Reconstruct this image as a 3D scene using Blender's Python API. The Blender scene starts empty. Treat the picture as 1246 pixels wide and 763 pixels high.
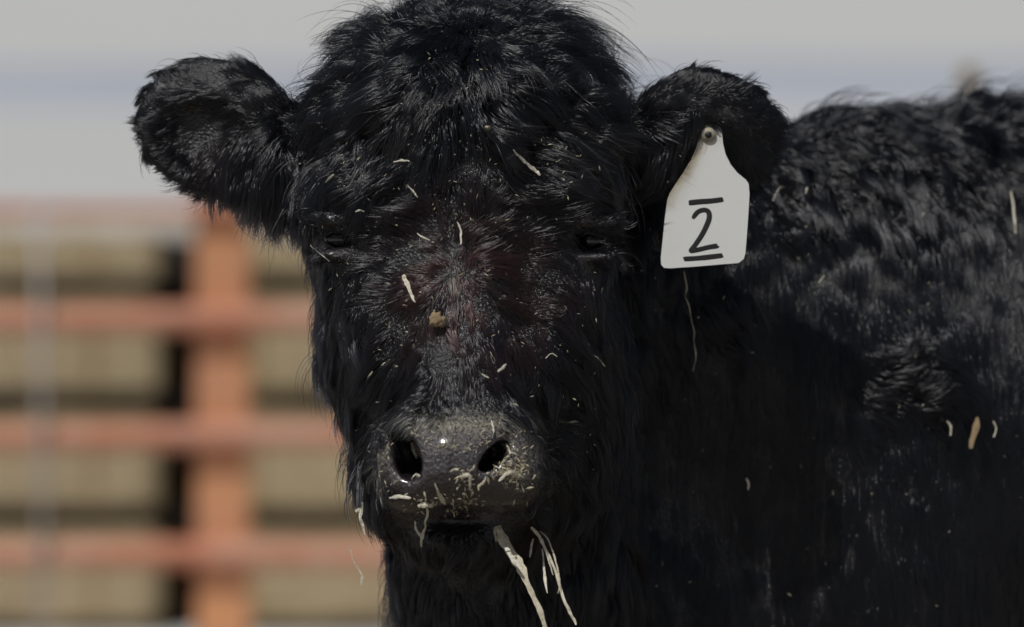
import bpy, bmesh, math, random
import numpy as np
from mathutils import Vector, Matrix
from mathutils.bvhtree import BVHTree
from mathutils.kdtree import KDTree

random.seed(7)
rng = np.random.default_rng(11)
SC = bpy.context.scene
COL = SC.collection
R = math.radians

# ------------------------------------------------------------------ camera
S = 0.0007                      # metres per photo pixel at the calf's face
DIST = 4.0                      # camera to face
CAMZ = 1.72
PITCH = math.atan(281.5 * S / DIST)
cam = bpy.data.cameras.new("camera")
cam.sensor_width = 36
cam.lens = 36 * DIST / (1246 * S)
cam.clip_start, cam.clip_end = 0.1, 9000
cam.dof.use_dof = True
cam.dof.focus_distance = DIST - 0.02
cam.dof.aperture_fstop = (cam.lens / 1000) / 0.046
camo = bpy.data.objects.new("camera", cam)
COL.objects.link(camo)
camo.location = (0, 0, CAMZ)
camo.rotation_euler = (R(90) - PITCH, 0, 0)
SC.camera = camo

# ------------------------------------------------------------------ light
SUN_EL, SUN_AZ = R(57), R(211)      # azimuth clockwise from +Y (the view direction): sun high, behind the camera, to its left
world = bpy.data.worlds.new("World")
SC.world = world
world.use_nodes = True
wn = world.node_tree
for n in list(wn.nodes):
    wn.nodes.remove(n)
sky = wn.nodes.new("ShaderNodeTexSky")
sky.sky_type = 'NISHITA'
sky.sun_disc = False
sky.sun_elevation = SUN_EL
sky.sun_rotation = SUN_AZ
sky.dust_density = 2.0
sky.air_density = 1.0
hsv = wn.nodes.new("ShaderNodeHueSaturation")
hsv.inputs['Saturation'].default_value = 0.85
bg = wn.nodes.new("ShaderNodeBackground")
bg.inputs['Strength'].default_value = 0.05
wo = wn.nodes.new("ShaderNodeOutputWorld")
wn.links.new(sky.outputs[0], hsv.inputs['Color'])
wn.links.new(hsv.outputs[0], bg.inputs['Color'])
wn.links.new(bg.outputs[0], wo.inputs['Surface'])
sun = bpy.data.lights.new("sun", 'SUN')
sun.energy = 5.0
sun.angle = R(0.5)
sun.color = (1.0, 0.985, 0.96)
suno = bpy.data.objects.new("sun", sun)
COL.objects.link(suno)
sdir = Vector((math.sin(SUN_AZ) * math.cos(SUN_EL), math.cos(SUN_AZ) * math.cos(SUN_EL), math.sin(SUN_EL)))
suno.rotation_euler = sdir.to_track_quat('Z', 'Y').to_euler()
SC.view_settings.view_transform = 'Standard'
SC.view_settings.look = 'None'
SC.view_settings.exposure = -1.12
SC.view_settings.gamma = 1
SC.render.engine = 'CYCLES'
SC.cycles.use_denoising = True
SC.cycles.max_bounces = 6
SC.cycles_curves.shape = 'RIBBONS'

# ------------------------------------------------------------------ frames
CX, CY = 623.0, 381.5
VR = np.array([1.0, 0, 0])
VU = np.array([0, math.sin(PITCH), math.cos(PITCH)])
VF = np.array([0, math.cos(PITCH), -math.sin(PITCH)])
CAM = np.array([0, 0, CAMZ])


def V2W(p):
    """modelling frame (x right, y down, d away; photo-pixel units at the face plane) -> world metres"""
    p = np.asarray(p, dtype=np.float64)
    return (CAM + (p[..., 0:1] - CX) * S * VR + (CY - p[..., 1:2]) * S * VU + (DIST + p[..., 2:3] * S) * VF)


def Pp(x, y, d):
    """modelling-frame point at depth d that is seen at photo position (x, y)"""
    k = 1 + d * S / DIST
    return (CX + (x - CX) * k, CY + (y - CY) * k, d)


def W2V(w):
    w = np.asarray(w, dtype=np.float64) - CAM
    return (CX + w @ VR / S, CY - w @ VU / S, (w @ VF - DIST) / S)


def at(x, y, Y):
    """world point on the vertical plane Y metres ahead seen at photo position (x, y)"""
    v = (x - CX) * S / DIST * VR + (CY - y) * S / DIST * VU + VF
    v = v / v[1] * Y
    return v + CAM


# ------------------------------------------------------------------ helpers
def tag(o, label=None, cat=None, group=None, kind=None):
    if label: o['label'] = label
    if cat: o['category'] = cat
    if group: o['group'] = group
    if kind: o['kind'] = kind
    return o


def empty(name, loc, rz=0):
    o = bpy.data.objects.new(name, None)
    COL.objects.link(o)
    o.location = loc
    o.rotation_euler = (0, 0, rz)
    o.empty_display_size = 0.1
    return o


def link(name, me, mat=None, parent=None, world_space=True):
    o = bpy.data.objects.new(name, me)
    COL.objects.link(o)
    if mat and not me.materials:
        me.materials.append(mat)
    if parent:
        o.parent = parent
        if world_space:
            o.matrix_parent_inverse = Matrix.LocRotScale(parent.location, parent.rotation_euler, None).inverted()
    return o


def mesh_from(name, verts, faces, smooth=False):
    me = bpy.data.meshes.new(name)
    me.from_pydata([tuple(v) for v in verts], [], faces)
    if smooth:
        me.polygons.foreach_set('use_smooth', [True] * len(me.polygons))
    me.update()
    return me


def bm_mesh(name, bm, smooth=False):
    me = bpy.data.meshes.new(name)
    bm.normal_update()
    bm.to_mesh(me)
    bm.free()
    if smooth:
        me.polygons.foreach_set('use_smooth', [True] * len(me.polygons))
    return me


def bm_box(bm, c, s, bevel=0.0, jitter=0.0, seg=1):
    r = bmesh.ops.create_cube(bm, size=1)
    vs = r['verts']
    for v in vs:
        v.co = Vector((v.co.x * s[0], v.co.y * s[1], v.co.z * s[2])) + Vector(c)
    if bevel > 0:
        es = list({e for v in vs for e in v.link_edges})
        bmesh.ops.bevel(bm, geom=es, offset=bevel, segments=seg, affect='EDGES', profile=0.6)
    return bm


def tube(pts, rad, sides=10, flat=1.0, caps=True, up=None):
    """verts, faces of a tube through pts; rad number or list; flat squashes one axis"""
    pts = [np.asarray(p, float) for p in pts]
    n = len(pts)
    rad = [rad] * n if np.isscalar(rad) else list(rad)
    vs, fs = [], []
    ref = np.array(up if up is not None else (0.13, -1.0, 0.21))
    for i in range(n):
        t = pts[min(i + 1, n - 1)] - pts[max(i - 1, 0)]
        t = t / (np.linalg.norm(t) + 1e-12)
        b = np.cross(t, ref); b /= (np.linalg.norm(b) + 1e-12)
        c = np.cross(b, t)
        for k in range(sides):
            a = 2 * math.pi * k / sides
            vs.append(pts[i] + rad[i] * (math.cos(a) * b + flat * math.sin(a) * c))
    for i in range(n - 1):
        for k in range(sides):
            k2 = (k + 1) % sides
            fs.append((i * sides + k, i * sides + k2, (i + 1) * sides + k2, (i + 1) * sides + k))
    if caps:
        fs.append(tuple(range(sides - 1, -1, -1)))
        fs.append(tuple((n - 1) * sides + k for k in range(sides)))
    return vs, fs


class Mat:
    def __init__(self, name):
        self.m = bpy.data.materials.new(name)
        self.m.use_nodes = True
        self.t = self.m.node_tree
        self.b = self.t.nodes['Principled BSDF']
        self.out = self.t.nodes['Material Output']

    def n(self, kind, **kw):
        x = self.t.nodes.new(kind)
        for k, v in kw.items():
            if hasattr(x, k):
                setattr(x, k, v)
            else:
                x.inputs[k.replace('_', ' ')].default_value = v
        return x

    def l(self, a, b):
        self.t.links.new(a, b)
        return self

    def ramp(self, src, stops):
        r = self.n('ShaderNodeValToRGB')
        e = r.color_ramp.elements
        while len(e) < len(stops):
            e.new(0.5)
        for el, (p, c) in zip(e, stops):
            el.position = p
            el.color = (*c, 1) if len(c) == 3 else c
        self.l(src, r.inputs[0])
        return r.outputs[0]

    def noise(self, scale, detail=4, rough=0.6, vec=None):
        nz = self.n('ShaderNodeTexNoise')
        nz.inputs['Scale'].default_value = scale
        nz.inputs['Detail'].default_value = detail
        nz.inputs['Roughness'].default_value = rough
        if vec is not None:
            self.l(vec, nz.inputs['Vector'])
        return nz.outputs[0]

    def obj(self, scale=(1, 1, 1)):
        tc = self.n('ShaderNodeTexCoord')
        mp = self.n('ShaderNodeMapping')
        mp.inputs['Scale'].default_value = scale
        self.l(tc.outputs['Object'], mp.inputs['Vector'])
        return mp.outputs[0]

    def mix(self, f, a, b):
        x = self.n('ShaderNodeMix')
        x.data_type = 'RGBA'
        for v, i in ((f, 0), (a, 6), (b, 7)):
            if hasattr(v, 'links') or hasattr(v, 'is_output'):
                self.l(v, x.inputs[i])
            else:
                x.inputs[i].default_value = v if i == 0 else (*v, 1)
        return x.outputs[2]

    def bump(self, h, dist, strength=1.0):
        b = self.n('ShaderNodeBump')
        b.inputs['Distance'].default_value = dist
        b.inputs['Strength'].default_value = strength
        self.l(h, b.inputs['Height'])
        self.l(b.outputs[0], self.b.inputs['Normal'])

    def col(self, c):
        if hasattr(c, 'links'):
            self.l(c, self.b.inputs['Base Color'])
        else:
            self.b.inputs['Base Color'].default_value = (*c, 1)

    def rough(self, r):
        if hasattr(r, 'links'):
            self.l(r, self.b.inputs['Roughness'])
        else:
            self.b.inputs['Roughness'].default_value = r


# ------------------------------------------------------------------ materials
def make_materials():
    M = {}
    m = Mat('snow')
    v = m.obj()
    n1 = m.noise(0.35, 5, 0.6, v)
    n2 = m.noise(0.03, 4, 0.6, v)
    snowc = m.mix(n1, (0.70, 0.70, 0.69), (0.76, 0.755, 0.73))
    dirt = m.ramp(n2, [(0.60, (0, 0, 0)), (0.75, (0.25, 0.25, 0.25))])
    m.col(m.mix(dirt, snowc, (0.5, 0.46, 0.4)))
    m.rough(0.75)
    m.bump(n1, 0.05)
    M['snow'] = m.m

    m = Mat('barnyard_dirt')
    v = m.obj()
    n1 = m.noise(9, 6, 0.7, v)
    m.col(m.ramp(n1, [(0.3, (0.06, 0.045, 0.03)), (0.5, (0.13, 0.10, 0.07)), (0.65, (0.30, 0.25, 0.17))]))
    m.rough(0.9)
    m.bump(n1, 0.03)
    M['dirt'] = m.m

    m = Mat('far_hill')
    v = m.obj()
    n1 = m.noise(0.012, 5, 0.65, v)
    m.col(m.ramp(n1, [(0.3, (0.42, 0.46, 0.54)), (0.65, (0.54, 0.57, 0.62))]))
    m.rough(0.95)
    M['hill'] = m.m

    for nm, c1, c2 in (('rail_paint', (0.60, 0.22, 0.12), (0.66, 0.36, 0.25)), ('post_paint', (0.82, 0.38, 0.17), (0.72, 0.35, 0.20))):
        m = Mat(nm)
        v = m.obj((3, 3, 3))
        n1 = m.ramp(m.noise(1.3, 6, 0.7, v), [(0.38, (0, 0, 0)), (0.62, (1, 1, 1))])
        n2 = m.noise(30, 3, 0.6, v)
        c = m.mix(n1, c1, c2)
        m.col(m.mix(m.ramp(n2, [(0.6, (0, 0, 0)), (0.72, (0.7, 0.7, 0.7))]), c, (0.22, 0.08, 0.04)))
        m.rough(0.6)
        m.bump(n2, 0.001)
        M[nm] = m.m

    m = Mat('galvanised_steel')
    n1 = m.noise(14, 3, 0.6, m.obj())
    m.col(m.mix(n1, (0.42, 0.40, 0.40), (0.55, 0.50, 0.48)))
    m.b.inputs['Metallic'].default_value = 0.4
    m.rough(0.6)
    M['steel'] = m.m

    m = Mat('hay_bale')
    v = m.obj((6, 30, 30))
    n1 = m.noise(3.0, 8, 0.75, v)
    n3 = m.noise(1.3, 3, 0.6, m.obj((1.2, 1.2, 1.2)))
    c = m.ramp(n1, [(0.28, (0.34, 0.25, 0.14)), (0.5, (0.62, 0.49, 0.28)), (0.72, (0.80, 0.67, 0.42))])
    m.col(m.mix(m.ramp(n3, [(0.4, (0, 0, 0)), (0.7, (0.5, 0.5, 0.5))]), c, (0.42, 0.33, 0.24)))
    m.rough(0.9)
    m.bump(n1, 0.012)
    M['hay'] = m.m

    m = Mat('orange_twine')
    m.col((0.30, 0.16, 0.07)); m.rough(0.7)
    M['twine'] = m.m

    m = Mat('gap_shade_timber')
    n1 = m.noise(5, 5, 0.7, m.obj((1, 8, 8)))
    m.col(m.mix(n1, (0.025, 0.022, 0.02), (0.06, 0.05, 0.042)))  # near black, so the gaps between bales read as deep shade
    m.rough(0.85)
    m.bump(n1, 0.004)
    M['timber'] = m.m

    m = Mat('weathered_stake')
    n1 = m.noise(6, 5, 0.7, m.obj((10, 10, 1)))
    m.col(m.mix(n1, (0.22, 0.15, 0.07), (0.38, 0.27, 0.13)))
    m.rough(0.85)
    M['stake'] = m.m

    # skin: black hide under the hair, bare wet-leather nose, dust where the calf has rooted in hay
    m = Mat('calf_skin')
    a = m.n('ShaderNodeAttribute'); a.attribute_name = 'bare'
    d = m.n('ShaderNodeAttribute'); d.attribute_name = 'dust'
    v = m.obj()
    vor = m.n('ShaderNodeTexVoronoi'); vor.inputs['Scale'].default_value = 330
    m.l(v, vor.inputs['Vector'])
    n1 = m.noise(90, 4, 0.7, v)
    n2 = m.noise(420, 5, 0.75, v)
    nose = m.mix(n1, (0.024, 0.019, 0.023), (0.058, 0.045, 0.051))
    base = m.mix(a.outputs['Fac'], (0.006, 0.006, 0.007), nose)
    mul = m.n('ShaderNodeMath'); mul.operation = 'MULTIPLY'
    rr = m.ramp(n2, [(0.42, (0, 0, 0)), (0.60, (1, 1, 1))])
    m.l(d.outputs['Fac'], mul.inputs[0]); m.l(rr, mul.inputs[1])
    m.col(m.mix(mul.outputs[0], base, (0.34, 0.31, 0.24)))
    ra = m.n('ShaderNodeMapRange')
    ra.inputs['To Min'].default_value = 0.22; ra.inputs['To Max'].default_value = 0.85
    m.l(mul.outputs[0], ra.inputs['Value'])
    m.rough(ra.outputs[0])
    add = m.n('ShaderNodeMath'); add.operation = 'ADD'
    m.l(vor.outputs['Distance'], add.inputs[0]); m.l(n2, add.inputs[1])
    m.bump(add.outputs[0], 0.0010, 1.0)
    m.b.inputs['Specular IOR Level'].default_value = 0.8
    cw = m.n('ShaderNodeMath'); cw.operation = 'MULTIPLY'; cw.inputs[1].default_value = 0.7
    m.l(a.outputs['Fac'], cw.inputs[0]); m.l(cw.outputs[0], m.b.inputs['Coat Weight'])
    m.b.inputs['Coat Roughness'].default_value = 0.12
    M['skin'] = m.m

    m = Mat('eye_surface')
    m.col((0.006, 0.005, 0.006)); m.rough(0.08)
    m.b.inputs['Coat Weight'].default_value = 0.1
    M['eye'] = m.m

    m = Mat('eyelid_skin')
    n1 = m.noise(200, 3, 0.6, m.obj())
    m.col(m.mix(n1, (0.012, 0.011, 0.012), (0.035, 0.03, 0.033))); m.rough(0.5)
    m.bump(n1, 0.0006)
    M['lid'] = m.m

    m = Mat('tag_plastic')
    v = m.obj()
    n1 = m.noise(60, 5, 0.7, v)
    sep = m.n('ShaderNodeSeparateXYZ'); 
    at_ = m.n('ShaderNodeAttribute'); at_.attribute_name = 'brown_tint'
    mul = m.n('ShaderNodeMath'); mul.operation = 'MULTIPLY'
    rr = m.ramp(n1, [(0.3, (0.35, 0.35, 0.35)), (0.65, (1, 1, 1))])
    m.l(at_.outputs['Fac'], mul.inputs[0]); m.l(rr, mul.inputs[1])
    base = m.mix(m.noise(25, 3, 0.5, v), (0.73, 0.735, 0.70), (0.79, 0.79, 0.76))
    m.col(m.mix(mul.outputs[0], base, (0.30, 0.23, 0.11)))
    m.rough(0.5)
    m.b.inputs['Subsurface Weight'].default_value = 0.0
    m.bump(n1, 0.0002)
    M['tag'] = m.m

    m = Mat('stained_stud')
    n1 = m.noise(260, 4, 0.7, m.obj())
    m.col(m.mix(n1, (0.14, 0.11, 0.06), (0.62, 0.58, 0.46))); m.rough(0.7)
    m.bump(n1, 0.0006)
    M['stud'] = m.m
    m = Mat('snow_dusted_hay')
    n1 = m.noise(7, 6, 0.75, m.obj())
    m.col(m.ramp(n1, [(0.35, (0.42, 0.34, 0.24)), (0.6, (0.66, 0.62, 0.56))])); m.rough(0.85)
    m.bump(n1, 0.02)
    M['snowhay'] = m.m

    m = Mat('marker_ink')
    n1 = m.noise(700, 3, 0.6, m.obj())
    m.col(m.mix(n1, (0.006, 0.006, 0.007), (0.028, 0.028, 0.03))); m.rough(0.5)
    M['ink'] = m.m

    m = Mat('dry_grass')
    n1 = m.noise(420, 5, 0.75, m.obj())
    oi = m.n('ShaderNodeObjectInfo')
    c = m.mix(oi.outputs['Random'], (0.72, 0.66, 0.50), (0.86, 0.82, 0.70))
    m.col(m.mix(m.ramp(n1, [(0.30, (0, 0, 0)), (0.52, (1, 1, 1))]), (0.38, 0.31, 0.18), c)); m.rough(0.6)
    m.bump(n1, 0.0006)
    M['straw'] = m.m
    m = Mat('chaff')
    n1 = m.noise(500, 4, 0.8, m.obj())
    m.col(m.ramp(n1, [(0.35, (0.22, 0.17, 0.09)), (0.5, (0.48, 0.42, 0.28)), (0.65, (0.74, 0.70, 0.58))])); m.rough(0.7)
    M['chaff'] = m.m
    m = Mat('mud_crumb')
    n1 = m.noise(300, 4, 0.7, m.obj())
    m.col(m.mix(n1, (0.22, 0.15, 0.08), (0.42, 0.32, 0.19))); m.rough(0.9)
    m.bump(n1, 0.001)
    M['crumb'] = m.m

    # hair
    hm = bpy.data.materials.new('black_hair')
    hm.use_nodes = True
    t = hm.node_tree
    t.nodes.remove(t.nodes['Principled BSDF'])
    h = t.nodes.new('ShaderNodeBsdfHairPrincipled')
    h.parametrization = 'COLOR'
    ca = t.nodes.new('ShaderNodeAttribute'); ca.attribute_name = 'tint'
    t.links.new(ca.outputs['Color'], h.inputs['Color'])
    h.inputs['Roughness'].default_value = 0.29
    h.inputs['Coat'].default_value = 0.52
    h.inputs['Radial Roughness'].default_value = 0.28
    h.inputs['Random Roughness'].default_value = 0.15
    h.inputs['IOR'].default_value = 1.62
    t.links.new(h.outputs[0], t.nodes['Material Output'].inputs['Surface'])
    M['hair'] = hm
    return M


M = make_materials()


# ------------------------------------------------------------------ setting
def build_setting():
    # one ground sheet out to the horizon, gently uneven near the pen
    xs = np.concatenate([-np.geomspace(4000, 12, 16), np.linspace(-10, 10, 21), np.geomspace(12, 4000, 16)])
    ys = np.concatenate([[-400, -60, -12], np.linspace(-4, 26, 31), np.geomspace(30, 4000, 18)])
    vs, fs = [], []
    for y in ys:
        for x in xs:
            z = 0.0
            if abs(x) > 9 or y > 22:
                z = 0.5 * math.sin(x * 0.013 + 1) * math.sin(y * 0.011) if math.hypot(x, y) < 900 else 0
                z = min(z, 0.3) * min(1, max(0, (math.hypot(x, y) - 22) / 60))
            vs.append((x, y, z))
    nx = len(xs)
    for j in range(len(ys) - 1):
        for i in range(nx - 1):
            fs.append((j * nx + i, j * nx + i + 1, (j + 1) * nx + i + 1, (j + 1) * nx + i))
    tag(link('snowy_ground', mesh_from('snowy_ground', vs, fs, True), M['snow']), 'wide pale snow covered field running to the horizon', kind='structure')
    # trampled earth of the pen
    vs, fs = [], []
    n = 40
    vs.append((0.5, 5.0, 0.012))
    for k in range(n):
        a = 2 * math.pi * k / n
        r = 1 + 0.09 * math.sin(3 * a + 1) + 0.06 * math.sin(7 * a)
        vs.append((0.5 + 6.5 * r * math.cos(a), 5.0 + 6.0 * r * math.sin(a), 0.012))
    for k in range(n):
        fs.append((0, 1 + k, 1 + (k + 1) % n))
    tag(link('pen_floor', mesh_from('pen_floor', vs, fs), M['dirt']), 'trampled brown earth of the pen under the calf', kind='structure')
    # snowy hillside added in place of the bright sky, and the belt of pale scrub along its foot
    def ridge(name, prof, mat, label, wob):
        vs, fs = [], []
        n, m = 90, len(prof)
        for k in range(n + 1):
            a = R(-75 + 150 * k / n)
            for (d, h) in prof:
                w = 1 + wob * (0.6 * math.sin(k * 0.7) + 0.4 * math.sin(k * 1.9 + 2))
                vs.append((d * math.sin(a), d * math.cos(a), h * w if h > 0 else h))
        for k in range(n):
            for q in range(m - 1):
                a0 = k * m + q
                fs.append((a0, a0 + m, a0 + m + 1, a0 + 1))
        tag(link(name, mesh_from(name, vs, fs, True), mat), label, kind='structure')
    ridge('hillside', [(560, -2), (640, 3.0), (760, 9), (920, 19), (1150, 34), (1500, 55), (1900, 68), (2400, 60), (3000, -5)], M['snow'], 'pale snow covered hillside added in place of the bright sky above the field', 0.04)
    ridge('scrub_belt', [(340, -1), (345, 1.3), (352, 2.5), (360, 3.2), (372, 3.3), (380, -1)], M['hill'], 'low band of frosted blue grey scrub along the foot of the hillside', 0.14)


def build_fence():
    D = 12.0
    root = empty('pipe_fence', (0, D, 0))
    tag(root, 'rust orange steel pipe fence with wide post, out of focus behind the calf', 'fence')
    xl, xr = at(-3300, 400, D)[0], at(2300, 400, D)[0]
    ys = [255, 387, 530, 674, 820, 965]
    for i, y in enumerate(ys):
        z = at(0, y, D)[2]
        if z < 0.1:
            continue
        r = 0.016 if i == 0 else 0.035
        segs = 28
        pts = [(xl + (xr - xl) * k / segs, D - 0.02, z + 0.004 * math.sin(k * 1.7 + i)) for k in range(segs + 1)]
        vs, fs = tube(pts, r, 14)
        link('rail', mesh_from('rail', vs, fs, True), M['rail_paint'], root)
    zt = at(0, 250, D)[2]
    proto = None
    for px in (-3050, -2220, -1390, -560, 270, 1130, 1960):
        x = at(px, 400, D)[0]
        bm = bmesh.new()
        bm_box(bm, (0, 0, zt / 2 + 0.01), (0.137, 0.08, zt + 0.02), 0.008, seg=2)
        if proto is None:
            proto = bm_mesh('post', bm)
            proto.materials.append(M['post_paint'])
            capb = bmesh.new()
            bm_box(capb, (0, 0, zt + 0.025), (0.145, 0.088, 0.008), 0.002)
            capm = bm_mesh('post_cap', capb)
            capm.materials.append(M['post_paint'])
        else:
            bm.free()
        o = link('post', proto, None, root, False)
        o.location = (x, 0.04, 0)
        c = link('post_cap', capm, None, o, False)
    for px in (52, 700, 1500):
        x = at(px, 400, D)[0]
        vs, fs = tube([(x, D - 0.072, 0.02), (x + 0.003, D - 0.072, 0.7), (x, D - 0.072, zt)], 0.008, 8)
        link('stay', mesh_from('stay', vs, fs, True), M['steel'], root)


def build_bales():
    D = 14.5
    gap_l, gap_r = at(193, 400, D)[0], at(240, 400, D)[0]
    L = 1.0
    tops = [at(0, y, D)[2] for y in (286, 364, 505, 647, 788)]
    bots = [at(0, y, D)[2] for y in (337, 477, 619, 759)] + [0.0]
    # 286-342 flat half bale, then full ones
    def bale_mesh(h, seed):
        rr = random.Random(seed)
        bm = bmesh.new()
        bm_box(bm, (0, 0, h / 2), (L, 0.50, h), min(0.045, h * 0.2), seg=2)
        bmesh.ops.subdivide_edges(bm, edges=[e for e in bm.edges if e.calc_length() > 0.3], cuts=5, use_grid_fill=True)
        for v in bm.verts:
            v.co += Vector((rr.uniform(-1, 1), rr.uniform(-1, 1), rr.uniform(-1, 1))) * 0.009
        return bm_mesh('bale_body', bm)
    def twine_mesh(h, x):
        e = 0.004
        pts = [(x, -0.25 - e, 0.02), (x, -0.257 - e, h * 0.5), (x, -0.25 - e, h - 0.03), (x, -0.21, h + e), (x, 0.0, h + e), (x, 0.21, h + e), (x, 0.255, h * .5)]
        vs, fs = tube(pts, 0.005, 6, up=(1, 0, 0.01))
        return mesh_from('twine', vs, fs)
    rowname = ['top', 'second', 'third', 'fourth', 'bottom']
    cache = {}
    xs = []
    x = gap_l
    left = []
    while x > at(-230, 400, D)[0]:
        left.append(x - L / 2); x -= L + 0.012
    x = gap_r
    right = []
    while x < at(760, 400, D)[0]:
        right.append(x + L / 2); x += L + 0.085
    cols = list(reversed(left)) + right
    nl = len(left)
    for li, (zt, zb) in enumerate(zip(tops, bots)):
        h = zt - zb
        if h < 0.04:
            continue
        for ci, cx in enumerate(cols):
            k = (li, ci % 3)
            if k not in cache:
                bmh = bale_mesh(h, 17 * li + ci)
                bmh.materials.append(M['hay'])
                cache[k] = (bmh, [twine_mesh(h, -0.32), twine_mesh(h, 0.3)])
                for tm in cache[k][1]:
                    tm.materials.append(M['twine'])
            r = empty('hay_bale', (cx + 0.006 * math.sin(ci * 3 + li), D + 0.24 + 0.01 * math.sin(li * 2 + ci), zb))
            b = link('bale_body', cache[k][0], None, r, False)
            for tm in cache[k][1]:
                link('twine', tm, None, r, False)
            where = {-2: 'outside the left edge of the photo', -1: 'left of the orange fence post', 0: 'right of the orange fence post beside the calf', 1: 'hidden behind the calf'}[ci - nl]
            tag(r, 'tan hay bale, %s row, %s' % (rowname[li], where), 'hay bale', 'stacked hay bales behind the fence')
    # made-up dark boards between rows and behind the stack, standing in for gap shade
    x0, x1 = cols[0] - L / 2, cols[-1] + L / 2
    root = empty('gap_backing', ((x0 + x1) / 2, D + 0.6, 0))
    tag(root, 'dark timber boards added to darken the gaps between the hay bales', 'rack')
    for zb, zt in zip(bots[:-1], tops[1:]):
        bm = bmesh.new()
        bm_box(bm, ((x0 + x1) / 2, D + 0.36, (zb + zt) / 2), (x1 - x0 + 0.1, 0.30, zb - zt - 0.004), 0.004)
        link('gap_filler', bm_mesh('gap_filler', bm), M['timber'], root)  # dark strip set in the gap for its shade
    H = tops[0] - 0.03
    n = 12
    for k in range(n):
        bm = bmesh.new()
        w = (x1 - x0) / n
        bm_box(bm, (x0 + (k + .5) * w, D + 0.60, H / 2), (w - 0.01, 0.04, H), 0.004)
        link('backing_board', bm_mesh('backing_board', bm), M['timber'], root)  # added dark backing, keeps bright snow out of the upright gap
    # snow lying on the top row
    vs, fs = [], []
    nx, ny = 120, 7
    for j in range(ny):
        for i in range(nx):
            u, v = i / (nx - 1), j / (ny - 1)
            edge = min(1, min(u, 1 - u) * 40) * min(1, min(v, 1 - v) * 5)
            X = x0 + u * (x1 - x0)
            hh = 0.012 + edge * (0.050 + 0.012 * math.sin(X * 5) + 0.008 * math.sin(X * 13 + j))
            vs.append((X, D + 0.02 + v * 0.46, tops[0] + hh))
    for j in range(ny - 1):
        for i in range(nx - 1):
            fs.append((j * nx + i, j * nx + i + 1, (j + 1) * nx + i + 1, (j + 1) * nx + i))
    base = len(vs)
    # close the rim down onto the bales
    rim = [i for i in range(nx)] + [j * nx + nx - 1 for j in range(1, ny)] + [(ny - 1) * nx + i for i in range(nx - 2, -1, -1)] + [j * nx for j in range(ny - 2, 0, -1)]
    for r_ in rim:
        p = vs[r_]
        vs.append((p[0], p[1], tops[0] - 0.004))
    for k in range(len(rim)):
        k2 = (k + 1) % len(rim)
        fs.append((rim[k2], rim[k], base + k, base + k2))
    tag(link('snow_layer', mesh_from('snow_layer', vs, fs, True), M['snowhay']), 'thin dirty layer of snow and loose hay on the top row of bales', 'snow', kind='stuff')
    # stake beyond the calf's back
    D2 = 10.0
    b = at(1178, 200, D2)
    t = at(1179, 80, D2)
    pts = [(b[0], D2, 0), (b[0] - 0.004, D2, 0.5), (b[0] + 0.003, D2, 1.1), (t[0], D2, t[2] - 0.01), (t[0], D2, t[2])]
    vs, fs = tube(pts, [0.024, 0.024, 0.022, 0.020, 0.014], 9)
    o = link('wooden_stake', mesh_from('wooden_stake', [(v[0] - b[0], v[1] - D2, v[2]) for v in vs], fs, False), M['stake'])
    o.location = (b[0], D2, 0)
    tag(o, 'thin brown wooden stake showing its blurred tip above the back of the calf', 'stake')


build_setting()
build_fence()
build_bales()


# ------------------------------------------------------------------ calf body as one smooth surface (signed distance, surface nets)
def smin(a, b, k):
    h = np.clip(0.5 + 0.5 * (b - a) / k, 0, 1)
    return b + (a - b) * h - k * h * (1 - h)


def smax(a, b, k):
    return -smin(-a, -b, k)


def ell(X, Y, Z, c, r, rot=None):
    x, y, z = X - c[0], Y - c[1], Z - c[2]
    if rot is not None:
        m = np.array(rot.transposed()) if isinstance(rot, Matrix) else rot
        x, y, z = (m[0][0] * x + m[0][1] * y + m[0][2] * z, m[1][0] * x + m[1][1] * y + m[1][2] * z, m[2][0] * x + m[2][1] * y + m[2][2] * z)
    k0 = np.sqrt((x / r[0]) ** 2 + (y / r[1]) ** 2 + (z / r[2]) ** 2)
    return (k0 - 1) * min(r) * (0.55 + 0.45 * np.clip(k0, 0, 1)) if False else k0 * (k0 - 1) / np.maximum(np.sqrt((x / r[0] ** 2) ** 2 + (y / r[1] ** 2) ** 2 + (z / r[2] ** 2) ** 2), 1e-6)


def cap(X, Y, Z, a, b, ra, rb, zs=1.0):
    """capsule with end radii; zs > 1 flattens it in depth"""
    a, b = np.array(a, float), np.array(b, float)
    a2, b2 = a.copy(), b.copy()
    a2[2] *= zs; b2[2] *= zs
    d = b2 - a2
    L2 = float(d @ d)
    px, py, pz = X - a2[0], Y - a2[1], Z * zs - a2[2]
    t = np.clip((px * d[0] + py * d[1] + pz * d[2]) / L2, 0, 1)
    return np.sqrt((px - t * d[0]) ** 2 + (py - t * d[1]) ** 2 + (pz - t * d[2]) ** 2) - (ra + (rb - ra) * t)


def rotz(deg):      # turns in the picture plane (y is down), positive = clockwise as seen
    return Matrix.Rotation(R(deg), 3, 'Z')


def rxyz(ax, ay, az):
    return Matrix.Rotation(R(az), 3, 'Z') @ Matrix.Rotation(R(ay), 3, 'Y') @ Matrix.Rotation(R(ax), 3, 'X')


EAR_L_ROT = rxyz(0, 14, 16)
EAR_R_ROT = rxyz(8, -12, 14)


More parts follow.
